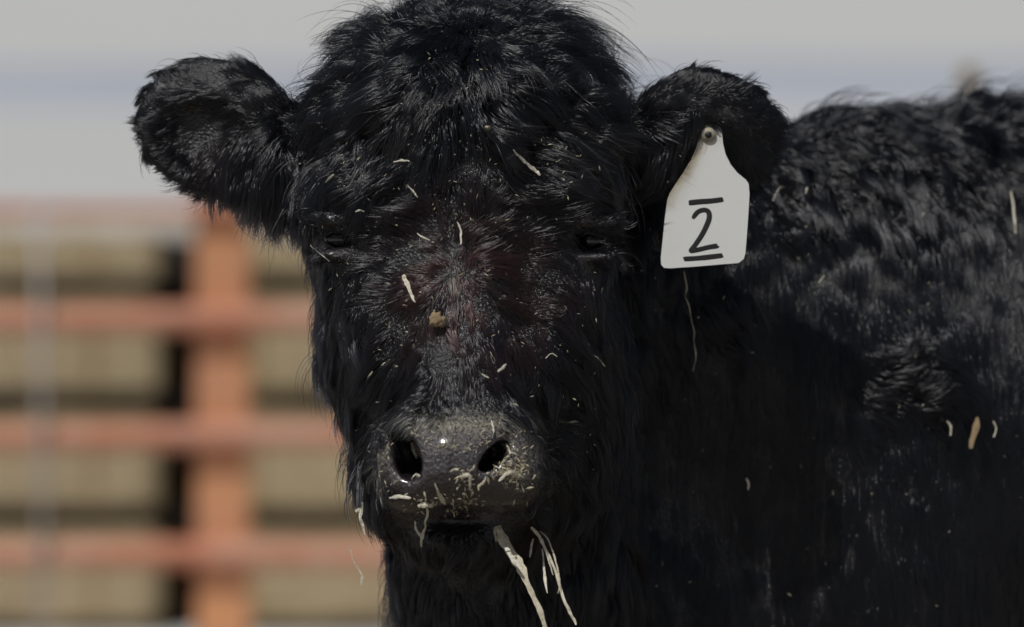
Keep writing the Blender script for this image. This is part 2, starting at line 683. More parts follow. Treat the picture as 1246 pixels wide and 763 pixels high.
def head_sdf(X, Y, Z, feat=True):
    f = ell(X, Y, Z, (564, 195, 100), (160, 150, 150))
    f = smin(f, ell(X, Y, Z, (566, 104, 118), (142, 94, 108)), 60)
    f = smin(f, ell(X, Y, Z, (566, 118, 8), (104, 60, 58)), 34)
    f = smin(f, ell(X, Y, Z, (440, 142, 95), (54, 50, 70)), 40)
    f = smin(f, ell(X, Y, Z, (696, 138, 95), (54, 50, 70)), 40)
    f = smin(f, ell(X, Y, Z, (447, 236, 28), (56, 58, 66)), 50)
    f = smin(f, ell(X, Y, Z, (684, 230, 24), (64, 62, 68)), 50)
    f = smin(f, ell(X, Y, Z, (412, 268, 92), (42, 66, 74)), 36)
    f = smin(f, cap(X, Y, Z, (560, 290, 40), (562, 500, -45), 92, 72), 60)
    f = smin(f, ell(X, Y, Z, (468, 380, 85), (82, 150, 115)), 50)
    f = smin(f, ell(X, Y, Z, (664, 385, 85), (80, 170, 120)), 50)
    f = smin(f, ell(X, Y, Z, (668, 490, 110), (74, 140, 115)), 50)
    f = smin(f, cap(X, Y, Z, (550, 576, 44), (630, 480, 160), 84, 108), 50)
    f = smin(f, ell(X, Y, Z, (506, 560, 62), (72, 110, 95)), 50)
    f = smin(f, ell(X, Y, Z, (605, 575, 80), (100, 100, 100)), 50)
    f = smin(f, cap(X, Y, Z, (440, 320, 30), (492, 460, -12), 44, 40), 26)
    f = smin(f, cap(X, Y, Z, (690, 330, 26), (632, 465, -12), 46, 42), 26)
    # muzzle
    f = smin(f, ell(X, Y, Z, (562, 552, -75), (98, 64, 80)), 36)
    f = smin(f, ell(X, Y, Z, (506, 582, -85), (44, 40, 56)), 22)
    f = smin(f, ell(X, Y, Z, (618, 576, -85), (48, 46, 58)), 22)
    f = smin(f, ell(X, Y, Z, (558, 565, -116), (66, 40, 42)), 26)
    f = smin(f, ell(X, Y, Z, (556, 652, 22), (60, 40, 70)), 20)       # chin
    if feat:
        f = smax(f, -ell(X, Y, Z, (496, 551, -128), (18, 31, 84), rotz(-24)), 7)
        f = smax(f, -ell(X, Y, Z, (602, 551, -130), (11, 25, 80), rotz(45)), 7)
        # alar folds round the nostrils
        f = smin(f, ell(X, Y, Z, (473, 549, -108), (11, 28, 20), rotz(-10)), 12)
        f = smin(f, ell(X, Y, Z, (626, 546, -112), (12, 24, 18), rotz(20)), 12)
        f = smax(f, -cap(X, Y, Z, (556, 545, -164), (554, 604, -160), 4, 5), 9)      # philtrum
        f = smax(f, -ell(X, Y, Z, (556, 634, -80), (60, 13, 58)), 9)                  # mouth
        for (ex, ey, ez) in EYES:
            f = smax(f, -ell(X, Y, Z, (ex, ey, ez - 6), (24, 14, 20)), 8)
            f = smin(f, ell(X, Y, Z, (ex, ey - 22, ez - 2), (34, 11, 18)), 10)
            f = smin(f, ell(X, Y, Z, (ex, ey + 21, ez - 2), (30, 8, 18)), 8)
    return f


def ears_sdf(X, Y, Z, f):
    e = ell(X, Y, Z, (258, 150, 112), (106, 84, 32), EAR_L_ROT)
    e = smax(e, -ell(X, Y, Z, (258, 170, 82), (76, 50, 28), EAR_L_ROT), 16)
    e = smin(e, ell(X, Y, Z, (305, 200, 116), (62, 48, 26), rotz(30)), 20)
    e = smin(e, cap(X, Y, Z, (330, 172, 122), (420, 190, 140), 44, 58), 30)
    f = smin(f, e, 30)
    e = ell(X, Y, Z, Pp(862, 160, 100), (94, 76, 34), EAR_R_ROT)
    e = smax(e, -ell(X, Y, Z, Pp(855, 196, 66), (56, 50, 28), EAR_R_ROT), 16)
    e = smin(e, cap(X, Y, Z, (790, 170, 128), (700, 190, 140), 50, 60), 30)
    return smin(f, e, 30)


def wpt(x, y, z):
    return W2V((x, y, z))


def body_sdf(X, Y, Z, f):
    f2 = cap(X, Y, Z, (600, 300, 300), (1020, 470, 560), 170, 290, 1.25)
    f2 = smin(f2, cap(X, Y, Z, (640, 235, 260), (1120, 314, 620), 95, 170), 60)
    f2 = smin(f2, ell(X, Y, Z, (615, 640, 240), (150, 250, 130)), 80)
    f2 = smin(f2, ell(X, Y, Z, (740, 930, 500), (270, 640, 250)), 90)
    f2 = smin(f2, ell(X, Y, Z, (1090, 700, 520), (230, 560, 220)), 80)
    f2 = smin(f2, cap(X, Y, Z, (1360, 562, 700), (2250, 626, 1000), 453, 450, 1.3), 90)
    f2 = smin(f2, ell(X, Y, Z, (1310, 314, 640), (230, 190, 180)), 60)
    f2 = smin(f2, ell(X, Y, Z, (2500, 560, 1080), (260, 380, 300)), 90)
    for (wx, wy, ztop, thick) in LEGS:
        a, k, h = wpt(wx, wy, ztop), wpt(wx + 0.01, wy + 0.02, 0.52), wpt(wx, wy, 0.07)
        l = cap(X, Y, Z, a, k, thick, 72)
        l = smin(l, ell(X, Y, Z, k, (66, 76, 68)), 20)
        l = smin(l, cap(X, Y, Z, k, h, 56, 50), 25)
        l = smin(l, ell(X, Y, Z, wpt(wx - 0.01, wy - 0.02, 0.045), (72, 62, 84)), 20)
        f2 = smin(f2, l, 70)
    f2 = smin(f2, cap(X, Y, Z, (2740, 420, 1120), (2800, 1300, 1120), 46, 34), 30)   # tail
    return smin(f, f2, 60)


LEGS = [(0.20, 4.24, 0.85, 120), (0.42, 4.52, 0.85, 120), (1.30, 4.62, 0.9, 190), (1.40, 4.92, 0.9, 190)]


def surf_d(x, y, fn=None):
    zs = np.arange(-260, 700, 1.0)
    X = np.full_like(zs, x); Y = np.full_like(zs, y)
    v = fn(X, Y, zs) if fn else head_sdf(X, Y, zs, False)
    i = np.argmax(v < 0)
    return float(zs[i])


EYES = []
for (ex, ey) in ((412, 290), (720, 292)):
    EYES.append((ex, ey, surf_d(ex, ey)))


def full_sdf(X, Y, Z):
    lum = np.sin(X * .071 + 1.3 * np.sin(Y * .043)) * np.sin(Y * .083 + np.sin(Z * .05 + X * .021)) * np.cos(Z * .062 + 1.7)
    amp = np.where(Z > 190, 5.0 - 4.6 * np.clip((Y - 300) / 100, 0, 1), np.where(Y < 200, 7.0, 3.0)) * np.clip((Z + 60) / 120, 0, 1) * np.where((X > 340) & (X < 780) | (Y > 260) | (X > 1000), 1, 0.2)
    return lum * amp + body_sdf(X, Y, Z, ears_sdf(X, Y, Z, head_sdf(X, Y, Z)))


def surface_nets(gx, gy, gz):
    nx, ny, nz = len(gx), len(gy), len(gz)
    F = np.empty((nx, ny, nz), np.float32)
    Ga, Gb = np.meshgrid(gy, gz, indexing='ij')
    step = 24
    for i in range(0, nx, step):
        xs = gx[i:i + step]
        X = np.broadcast_to(xs[:, None, None], (len(xs), ny, nz)).astype(np.float32)
        Y = np.broadcast_to(Ga[None], X.shape).astype(np.float32)
        Z = np.broadcast_to(Gb[None], X.shape).astype(np.float32)
        F[i:i + step] = full_sdf(X, Y, Z)
    F[0] = F[-1] = 50; F[:, 0] = F[:, -1] = 50; F[:, :, 0] = F[:, :, -1] = 50
    s = F < 0
    act = np.zeros((nx - 1, ny - 1, nz - 1), np.int8)
    for a in (0, 1):
        for b in (0, 1):
            for c in (0, 1):
                act += s[a:nx - 1 + a, b:ny - 1 + b, c:nz - 1 + c]
    cells = np.argwhere((act > 0) & (act < 8))
    idx = -np.ones(act.shape, np.int64)
    idx[cells[:, 0], cells[:, 1], cells[:, 2]] = np.arange(len(cells))
    acc = np.zeros((len(cells), 3)); cnt = np.zeros(len(cells))
    G = (gx, gy, gz)
    corners = [(a, b, c) for a in (0, 1) for b in (0, 1) for c in (0, 1)]
    for p in corners:
        for ax in range(3):
            if p[ax] == 1:
                continue
            q = list(p); q[ax] = 1
            I0 = cells + np.array(p); I1 = cells + np.array(q)
            f0 = F[I0[:, 0], I0[:, 1], I0[:, 2]]; f1 = F[I1[:, 0], I1[:, 1], I1[:, 2]]
            m = (f0 < 0) != (f1 < 0)
            t = np.where(m, f0 / np.where(m, f0 - f1, 1), 0)
            pos = np.stack([G[k][I0[:, k]] for k in range(3)], 1).astype(float)
            pos[:, ax] += t * (G[ax][I1[:, ax]] - G[ax][I0[:, ax]])
            acc[m] += pos[m]; cnt[m] += 1
    V = acc / cnt[:, None]
    quads = []
    for ax in range(3):
        sl0 = [slice(None)] * 3; sl1 = [slice(None)] * 3
        sl0[ax] = slice(0, -1); sl1[ax] = slice(1, None)
        a, b = s[tuple(sl0)], s[tuple(sl1)]
        E = np.argwhere(a != b)
        u, w = (ax + 1) % 3, (ax + 2) % 3
        E = E[(E[:, u] > 0) & (E[:, w] > 0) & (E[:, u] < F.shape[u] - 1) & (E[:, w] < F.shape[w] - 1)]
        ins = s[E[:, 0], E[:, 1], E[:, 2]]
        def cid(du, dw):
            c = E.copy(); c[:, u] += du; c[:, w] += dw
            return idx[c[:, 0], c[:, 1], c[:, 2]]
        q = np.stack([cid(-1, -1), cid(0, -1), cid(0, 0), cid(-1, 0)], 1)
        q[~ins] = q[~ins][:, ::-1]
        quads.append(q)
    return V, np.concatenate(quads)


def axis(parts):
    out = []
    for a, b, st in parts:
        out.append(np.arange(a, b, st))
    return np.concatenate(out).astype(np.float64)


gx = axis([(130, 990, 5), (990, 1300, 12), (1300, 2960, 32)])
gy = axis([(-20, 720, 5), (720, 900, 12), (900, 2500, 26)])
gz = axis([(-190, 230, 5), (230, 420, 12), (420, 1560, 28)])
BV, BQ = surface_nets(gx, gy, gz)
BW = V2W(BV)
# orientation: x, y down, d away is a left-handed flip -> check and fix winding with the normals
calf_loc = Vector((0.55, 4.5, 0.0))
calf = empty('calf', calf_loc)
tag(calf, 'shaggy black calf facing the camera with hay scraps on its face', 'calf')
BL = BW - np.array(calf_loc)
body_me = bpy.data.meshes.new('body')
body_me.vertices.add(len(BL)); body_me.vertices.foreach_set('co', BL.ravel())
body_me.loops.add(len(BQ) * 4)
body_me.polygons.add(len(BQ))
body_me.polygons.foreach_set('loop_start', np.arange(0, len(BQ) * 4, 4))
body_me.polygons.foreach_set('loop_total', np.full(len(BQ), 4))


def face_normals(V, Q):
    return np.cross(V[Q[:, 2]] - V[Q[:, 0]], V[Q[:, 3]] - V[Q[:, 1]])


# outward test on the face nearest the camera
fn = face_normals(BW, BQ)
cen = BW[BQ].mean(1)
i0 = np.argmin(cen[:, 1])
if fn[i0][1] > 0:
    BQ = BQ[:, ::-1].copy()
    fn = -fn
body_me.loops.foreach_set('vertex_index', BQ.ravel())
body_me.polygons.foreach_set('use_smooth', [True] * len(BQ))
body_me.update(calc_edges=True)
body_me.validate()
body_me.materials.append(M['skin'])
body = link('body', body_me, None, calf, False)

vx, vy, vd = BV[:, 0], BV[:, 1], BV[:, 2]


def nose_mask(x, y, d):
    q = (np.abs((x - 560) / 84.0)) ** 2.6 + (np.abs((y - 562) / np.where(y < 562, 42.0, 46.0))) ** 2.6
    m = np.clip((1.12 - q) / 0.35, 0, 1)
    return m * (d < -40)


def lip_mask(x, y, d):
    q = ((x - 566) / 112.0) ** 2 + ((y - 572) / 62.0) ** 2
    return np.clip((1.1 - q) / 0.3, 0, 1) * (d < -20)


bare = np.clip(nose_mask(vx, vy, vd) + 0.75 * lip_mask(vx, vy, vd), 0, 1)
for (ex, ey, ez) in EYES:
    bare = np.maximum(bare, np.clip(1.5 - np.hypot((vx - ex) / 30, (vy - ey) / 26), 0, 1) * 0.5)
dust = np.exp(-((vy - 514) / 11.0) ** 2) * np.exp(-(np.abs(vx - 560) / 85.0) ** 4) * 0.95
dust = np.maximum(dust, np.exp(-((vy - 539) / 7.0) ** 2 - ((vx - 553) / 40.0) ** 2) * 0.2)
dust = np.maximum(dust, np.exp(-((vy - 553) / 24.0) ** 2 - ((vx - 467) / 12.0) ** 2) * 0.6)
dust = np.maximum(dust, np.exp(-((vy - 560) / 34.0) ** 2 - ((vx - 636) / 22.0) ** 2) * 0.6)
dust = np.maximum(dust, np.exp(-((vy - 615) / 14.0) ** 2 - ((vx - 545) / 60.0) ** 2) * 0.4)
dust = dust * (vd < 0)
for nm, arr in (('bare', bare), ('dust', dust)):
    a = body_me.attributes.new(nm, 'FLOAT', 'POINT')
    a.data.foreach_set('value', arr.astype(np.float32))

# eyes
for (ex, ey, ez) in EYES:
    c = V2W((ex, ey, ez + 20))
    bm = bmesh.new()
    bmesh.ops.create_uvsphere(bm, u_segments=24, v_segments=16, radius=19 * S)
    o = link('eye', bm_mesh('eye', bm, True), M['eye'], calf, False)
    o.location = Vector(c) - calf_loc
    sx = -1 if ex < 560 else 1
    for up_, amp in ((-1, 9), (1, 11)):
        pts = []
        for k in range(9):
            t = -1 + 2 * k / 8
            px, py = ex + 20 * t, ey + up_ * amp * (1 - t * t) + (2 if up_ > 0 else 0)
            rr = math.hypot(px - ex, py - ey)
            dz = ez + 19 - math.sqrt(max(21.5 ** 2 - rr ** 2, 30))
            pts.append(V2W((px, py, dz)) - np.array(calf_loc))
        vs, fs = tube(pts, [1.0 * S] + [1.8 * S] * 7 + [1.0 * S], 8)
        link('eyelid', mesh_from('eyelid', vs, fs, True), M['lid'], calf, False)

# ------------------------------------------------------------------ coat
# groom guide table: photo-plane position, direction the hair lies, length (px), lift
GUIDES = np.array([
    # topknot: parted in the middle, falling forward and to both sides
    (563, 38, .1, 1, 26, .35), (530, 38, -1, .25, 44, .4), (600, 38, 1, .25, 44, .4), (563, 65, -.1, 1, 34, .35), (563, 100, .05, 1, 42, .45), (560, 150, -.1, 1, 42, .55), (515, 85, -1, .5, 54, .45), (610, 85, 1, .45, 54, .45),
    (520, 150, -.7, .8, 50, .6), (610, 150, .6, .7, 50, .6), (480, 55, -1, .1, 70, .5), (650, 45, 1, .05, 70, .5), (430, 105, -1, .05, 56, .5),
    (710, 95, 1, -.05, 56, .5), (400, 160, -.8, .4, 40, .4), (742, 150, 1, -.1, 42, .4), (490, 20, -.6, -1, 48, 1.), (530, 12, -.2, -1, 40, 1.), (563, 8, .2, -1, 34, 1.), (630, 20, .7, -.5, 52, .8),
    (690, 55, 1, -.35, 50, .6), (440, 60, -1, -.4, 50, .7), (400, 100, -1, -.3, 40, .6), (738, 90, .8, -.7, 40, .7),
    # forehead
    (563, 205, 0, .6, 26, .3), (563, 250, .1, -1, 24, .3), (500, 195, -.7, .5, 40, .4), (625, 190, .7, .3, 40, .4), (440, 215, -.6, .7, 36, .4),
    (690, 200, 1, -.1, 38, .35), (470, 250, -.7, .8, 34, .35), (650, 245, .9, -.5, 34, .35), (740, 230, 1, .2, 34, .3),
    # whorl between the eyes
    (553, 322, 0, -1, 20, .3), (528, 312, -1, -.5, 26, .3), (585, 312, 1, -.4, 26, .3), (490, 290, -1, -.4, 30, .3), (650, 290, 1, -.35, 32, .3),
    (553, 345, 0, 1, 24, .3), (525, 350, -.8, .6, 28, .3), (590, 350, .8, .5, 28, .3), (490, 340, -1, .2, 30, .3), (640, 335, 1, .15, 30, .3),
    (553, 400, 0, 1, 26, .25), (505, 400, -.6, .8, 34, .3), (605, 400, .5, .9, 32, .3), (470, 420, -.6, .9, 38, .35), (655, 420, .6, .8, 38, .35),
    (450, 460, -1, .7, 40, .4), (470, 490, -1, .2, 36, .4), (553, 450, .1, 1, 24, .25), (520, 480, -.5, .9, 22, .3), (600, 460, .4, .9, 28, .3), (560, 505, .1, 1, 12, .3),
    (640, 480, .8, .6, 30, .3), (700, 460, .6, .8, 40, .35), (700, 350, .5, .9, 26, .25), (722, 330, .2, 1, 20, .25), (680, 300, 1, .1, 24, .3), (722, 272, .9, -.2, 15, .2), (690, 290, .9, .3, 14, .2), (745, 292, .9, .2, 14, .2), (722, 313, .2, 1, 9, .25), (408, 270, -.8, -.2, 14, .2), (408, 308, -.2, 1, 9, .25),
    # left cheek and jaw edge
    (400, 330, -.4, 1, 24, .3), (385, 350, -.7, .8, 24, .4), (400, 420, -.5, 1, 30, .35), (410, 500, -.5, .9, 30, .4), (430, 560, -.4, 1, 28, .4), (450, 600, -.4, 1, 24, .4),
    (440, 400, -.4, 1, 32, .3), (450, 540, -.7, .7, 26, .3),
    # right cheek
    (750, 300, .9, .3, 30, .4), (755, 380, .9, .5, 36, .5), (760, 460, .9, .6, 40, .5), (755, 540, .7, .9, 44, .5), (735, 610, .4, 1, 46, .5), (700, 660, .1, 1, 46, .5),
    (700, 560, .6, .8, 34, .4), (680, 520, .7, .5, 24, .3), (680, 620, .3, 1, 34, .4), (760, 650, .2, 1, 46, .5),
    # muzzle
    (640, 540, .8, .3, 8, .3), (660, 580, .8, .4, 12, .35), (500, 615, -.3, 1, 7, .3), (620, 620, .2, 1, 8, .3), (560, 690, 0, 1, 18, .4), (475, 600, -.8, .7, 12, .4), (468, 545, -.8, .2, 9, .3),
    # throat, chest
    (500, 740, -.2, 1, 38, .4), (450, 720, -.6, .9, 34, .5), (600, 740, 0, 1, 40, .4), (700, 900, 0, 1, 46, .4), (460, 900, -.3, 1, 40, .4),
    # left ear
    (262, 150, -1, .25, 15, .35), (215, 130, -.9, .1, 15, .4), (270, 85, -.6, -.6, 14, .5), (330, 110, -.6, -.4, 14, .4), (200, 95, -.8, -.6, 15, .5), (168, 135, -1, .1, 15, .5), (190, 190, -.8, .6, 16, .5),
    (230, 225, -.6, .8, 20, .5), (280, 235, -.2, 1, 26, .5), (315, 200, -.1, 1, 84, .9), (335, 205, .05, 1, 84, .9), (322, 232, .15, 1, 72, .9), (337, 226, .15, 1, 76, .9), (356, 228, 0, 1, 34, .5), (298, 175, -.25, 1, 60, .8), (300, 235, 0, 1, 44, .6), (370, 180, -.3, .9, 32, .5), (360, 140, -.6, -.2, 22, .5),
    # right ear
    (800, 120, .6, -.6, 16, .4), (862, 90, .2, -1, 12, .5), (915, 105, .8, -.7, 14, .5), (948, 160, 1, .1, 18, .5), (935, 215, .6, .8, 20, .5), (880, 130, .5, .2, 14, .35),
    (846, 152, -.45, 1, 52, 1.1), (832, 175, -.5, 1, 48, .9), (815, 200, -.6, .8, 34, .6), (800, 240, -.4, 1, 36, .5), (770, 180, .3, 1, 26, .4), (780, 300, .1, 1, 34, .4), (890, 200, .2, 1, 22, .5),
    # neck and flank
    (980, 145, .9, -.4, 44, .7), (1060, 140, .9, -.4, 42, .65), (1150, 115, .8, -.5, 48, .75), (1240, 115, .9, -.3, 44, .6), (990, 220, .3, .9, 48, .5), (1080, 220, .5, .8, 48, .5),
    (1160, 210, .3, .9, 52, .6), (1230, 250, .1, 1, 52, .5), (880, 380, .9, .5, 42, .7), (850, 440, .3, 1, 40, .4), (1000, 350, .6, .8, 46, .4), (1070, 430, .9, -.5, 44, .6), (1110, 470, .6, -.6, 44, .8),
    (1150, 430, .8, .7, 44, .6), (1100, 510, .9, .3, 40, .5), (1200, 420, .3, 1, 48, .5), (900, 560, .2, 1, 46, .4), (1050, 620, .3, 1, 46, .4), (1200, 650, .1, 1, 48, .4), (850, 700, .1, 1, 48, .4), (1000, 760, .2, 1, 46, .4),
    (1600, 400, .7, .7, 44, .4), (2200, 500, .7, .7, 44, .4), (1500, 900, .5, 1, 44, .4), (2400, 1000, .3, 1, 40, .4), (1400, 1500, 0, 1, 20, .3), (1000, 1300, 0, 1, 28, .3),
])


class SineNoise:
    def __init__(self, scale, seed, n=14):
        r = np.random.default_rng(seed)
        k = r.normal(size=(n, 3)); k /= np.linalg.norm(k, axis=1, keepdims=True)
        self.k = k * (2 * np.pi / scale) * r.uniform(0.5, 1.7, size=(n, 1))
        self.p = r.uniform(0, 2 * np.pi, n)
        self.n = n

    def __call__(self, P):
        out = np.zeros(len(P))
        for k, p in zip(self.k, self.p):
            out += np.sin(P @ k + p)
        return out / math.sqrt(self.n / 2)


def guide_field(P):
    xy = P[:, :2]
    out = np.zeros((len(P), 4))
    g = GUIDES.copy()
    nrm = np.hypot(g[:, 2], g[:, 3])
    g[:, 2] /= nrm; g[:, 3] /= nrm
    for s0 in range(0, len(P), 20000):
        q = xy[s0:s0 + 20000]
        d2 = (q[:, None, 0] - g[None, :, 0]) ** 2 + (q[:, None, 1] - g[None, :, 1]) ** 2
        w = 1.0 / (d2 + 14.0 ** 2) ** 2
        w /= w.sum(1, keepdims=True)
        out[s0:s0 + 20000] = w @ g[:, 2:6]
    return out


def vertex_normals(V, Q):
    f = face_normals(V, Q)
    n = np.zeros_like(V)
    for k in range(4):
        np.add.at(n, Q[:, k], f)
    return n / (np.linalg.norm(n, axis=1, keepdims=True) + 1e-12)


def make_coat():
    P0 = BV * np.array([1, -1, 1])          # y up, same handedness as world
    f = np.cross(P0[BQ[:, 2]] - P0[BQ[:, 0]], P0[BQ[:, 3]] - P0[BQ[:, 1]])
    # area and outward normal in the modelling frame with y up, d away (left-handed pair is handled by the sign test)
    i0 = np.argmin(BV[BQ][:, :, 2].mean(1))
    if f[i0][2] > 0:
        f = -f
    area = np.linalg.norm(f, axis=1) * 0.5
    fn_ = f / (2 * area[:, None] + 1e-12)
    vn = np.zeros_like(P0)
    for k in range(4):
        np.add.at(vn, BQ[:, k], f)
    vn /= (np.linalg.norm(vn, axis=1, keepdims=True) + 1e-12)
    c = BV[BQ].mean(1)
    kk = 1 + c[:, 2] * S / DIST
    sx, sy = CX + (c[:, 0] - CX) / kk, CY + (c[:, 1] - CY) / kk
    inframe = (sx > -40) & (sx < 1500) & (sy > -60) & (sy < 830)
    facing = -fn_[:, 2]
    head = (c[:, 0] < 800) & (c[:, 1] < 720) & (c[:, 2] < 260)
    ears = ((c[:, 0] < 345) | ((c[:, 0] > 775) & (c[:, 0] < 990) & (c[:, 1] < 270))) & (c[:, 2] < 200)
    w = area.copy()
    w *= np.where(facing > -0.15, 1.0, np.where(facing > -0.5, 0.55, 0.16))
    w *= np.where(inframe, 1.0, 0.14)
    w *= np.where(ears, 1.5, np.where(head, 1.25, 0.85))
    bm_ = np.maximum(nose_mask(c[:, 0], c[:, 1], c[:, 2]), 0.45 * lip_mask(c[:, 0], c[:, 1], c[:, 2]))
    for (ex, ey, ez) in EYES:
        bm_ = np.maximum(bm_, np.clip((1.15 - np.hypot((c[:, 0] - ex) / 17, (c[:, 1] - ey) / 8.5)) / 0.15, 0, 1) * (c[:, 2] < ez + 60))
    w *= (1 - bm_)
    w *= ~((np.abs(c[:, 0] - 556) < 50) & (np.abs(c[:, 1] - 630) < 9) & (c[:, 2] < 0))
    N = N_HAIR
    cdf = np.cumsum(w); cdf /= cdf[-1]
    fi = np.searchsorted(cdf, rng.random(N))
    u, v = rng.random(N)[:, None], rng.random(N)[:, None]
    def bil(A):
        q = BQ[fi]
        return (A[q[:, 0]] * (1 - u) * (1 - v) + A[q[:, 1]] * u * (1 - v) + A[q[:, 2]] * u * v + A[q[:, 3]] * (1 - u) * v)
    root = bil(P0)
    nor = bil(vn)
    nor /= np.linalg.norm(nor, axis=1, keepdims=True) + 1e-9
    pos = root * np.array([1, -1, 1])
    kk = 1 + pos[:, 2] * S / DIST
    scr = np.stack([CX + (pos[:, 0] - CX) / kk, CY + (pos[:, 1] - CY) / kk], 1)
    # head and ears are laid out at true x, y; use those for guides near the face, seen position for the body
    isbody = pos[:, 2] > 230
    gp = np.where(isbody[:, None], scr, pos[:, :2])
    g = guide_field(gp)
    # clumps
    isear = ((pos[:, 0] < 345) | ((pos[:, 0] > 775) & (pos[:, 0] < 990) & (pos[:, 1] < 270))) & (pos[:, 2] < 230)
    bodyf = np.clip((pos[:, 2] - 200) / 80, 0, 1) * (~isear)
    topk = np.clip((200 - pos[:, 1]) / 60, 0, 1) * ((pos[:, 0] > 380) & (pos[:, 0] < 770) & (pos[:, 2] < 260))
    def field(pp, g, noise_amp):
        """flow angle noise"""
        n1 = NA(pp) ; n2 = NB(pp)
        ang = noise_amp * (0.65 * n1 + 0.35 * n2)
        ca, sa = np.cos(ang), np.sin(ang)
        dx = g[:, 0] * ca - g[:, 1] * sa
        dy = g[:, 0] * sa + g[:, 1] * ca
        return dx, dy
    NA = SineNoise(95, 3); NB = SineNoise(34, 4); NC = SineNoise(60, 5); ND = SineNoise(150, 6)
    upb = np.clip((330 - scr[:, 1]) / 120, 0, 1) * bodyf
    wh = np.maximum(np.exp(-((scr[:, 0] - 1105) / 75) ** 2 - ((scr[:, 1] - 460) / 60) ** 2), np.exp(-((scr[:, 0] - 868) / 32) ** 2 - ((scr[:, 1] - 385) / 60) ** 2)) * bodyf
    amp = 0.20 + 0.02 * bodyf + 0.28 * upb + 0.55 * wh + 0.28 * topk
    amp = np.where(isear, 0.2, amp)
    dx, dy = field(pos, g, amp)
    low = bodyf * (1 - upb) * (1 - wh)
    dx = dx * (1 - low) + 0.08 * low; dy = dy * (1 - low) + 1.0 * low + 0 * dx
    flow = np.stack([dx, -dy, np.zeros(N)], 1)
    flow = flow - nor * np.sum(flow * nor, 1, keepdims=True)
    fl = np.linalg.norm(flow, axis=1, keepdims=True)
    down = np.array([0, -1.0, 0]) - nor * (-nor[:, 1:2])
    flow = flow / (fl + 1e-6)
    flow = np.where(fl < 0.15, flow * fl / 0.15 + down * (1 - fl / 0.15), flow)
    length = g[:, 2] * np.where(isear | (g[:, 2] < 15), 1.0, 1.25) * (1 + 0.18 * NC(pos)) * rng.uniform(0.65, 1.15, N)
    lift = g[:, 3] * (1 + 0.25 * ND(pos)) * (1 - 0.95 * low) * np.where(topk + upb + wh > .4, 1.0, 0.60) + 0.05 * rng.normal(size=N)
    length = np.where(isear & (length < 30), length * (1.25 + 0.35 * NB(pos + 70)), length)
    length = np.clip(length, 4, 120)
    rim = np.clip(1.3 - np.abs(nor[:, 2]) * 3, 0, 1)
    ngl = N // 80
    gl = np.random.default_rng(8).choice(N, ngl, replace=False)
    kd = KDTree(ngl)
    for j, i in enumerate(gl):
        kd.insert(root[i], j)
    kd.balance()
    find = kd.find
    lk = np.array([find(r_)[1] for r_ in root.tolist()])
    rl = np.random.default_rng(9)
    hold = np.where(length < 16, 0.25, np.where(isear, 0.6, 1.0)) * (1 - 0.5 * low) * (1 - 0.3 * bodyf)
    length = length * (1 + hold * (rl.uniform(-0.38, 0.42, ngl)[lk]))
    lift = lift + hold * rl.normal(0, 0.14, ngl)[lk]
    swing = hold * rl.normal(0, 0.30, ngl)[lk]
    side = np.cross(nor, flow)
    flow = flow * np.cos(swing)[:, None] + side * np.sin(swing)[:, None]
    stray = rng.random(N) < 0.0015 + 0.045 * rim
    length = np.where(stray, length * rng.uniform(1.2, 1.7, N), length)
    lift = np.where(stray, lift + 0.1 + 0.4 * rim, lift)
    lift = np.clip(lift, 0.05, 1.6)
    K = 7
    t = np.linspace(0, 1, K)
    jit = rng.normal(size=(N, 3)) * np.where(low > .5, 0.035, 0.045)[:, None]
    pts = np.empty((N, K, 3))
    pts[:, 0] = root - nor * 2.0
    seg = length / (K - 1)
    curlax = np.cross(nor, flow)
    bend = (0.06 * bodyf + 0.30 * upb + 0.5 * wh + 0.28 * topk + 0.10) * NB(pos + 400) + 0.05 * rng.normal(size=N)
    droop = np.where(isear, 0.25, 0.30 + 0.5 * low)
    for k in range(1, K):
        tt = (k - 0.5) / (K - 1)
        d = flow * (0.25 + 1.0 * tt) + nor * (lift * (1.15 - tt * 1.35))[:, None] + curlax * (bend * (tt - 0.2) * 2.2)[:, None] + jit * (0.5 + tt)
        d[:, 1] -= droop * tt * np.clip(length / 50, 0, 1)
        d /= np.linalg.norm(d, axis=1, keepdims=True) + 1e-9
        pts[:, k] = pts[:, k - 1] + d * seg[:, None]
    # clumping toward guide strands
    for (cell, s_lo, s_hi, seed) in ((26, 0.0, 1.0, 1), (9, 0.0, 1.0, 2)):
        ng = max(50, int(N / (cell * (2.2 if cell > 10 else 1.4))))
        gi = np.random.default_rng(seed).choice(N, ng, replace=False)
        kd = KDTree(ng)
        base = root + (nor * 0)
        for j, i in enumerate(gi):
            kd.insert(base[i], j)
        kd.balance()
        near = np.empty(N, np.int64)
        find = kd.find
        bl = base.tolist()
        for i in range(N):
            near[i] = find(bl[i])[1]
        G = gi[near]
        dist = np.linalg.norm(root - root[G], axis=1)
        strength = (0.60 - 0.25 * low + 0.20 * upb + 0.22 * topk) if cell > 10 else (0.60 - 0.15 * low)
        strength = np.where(isear, strength * 0.85, strength)
        strength = strength * np.clip(1.6 - dist / 26, 0, 1) * np.where(stray, 0.15, 1.0) * rng.uniform(0.6, 1.0, N)
        dn = np.sum(nor * nor[G], 1)
        strength *= np.clip(dn * 2, 0, 1)
        wt = (t ** 1.25)[None, :, None] * strength[:, None, None]
        lr = (length / np.maximum(length[G], 1))
        gp_ = pts[G]
        # follow the guide at the strand's own length
        gs = root[G][:, None, :] + (gp_ - root[G][:, None, :]) * np.minimum(lr, 1.25)[:, None, None]
        pts = pts * (1 - wt) + gs * wt
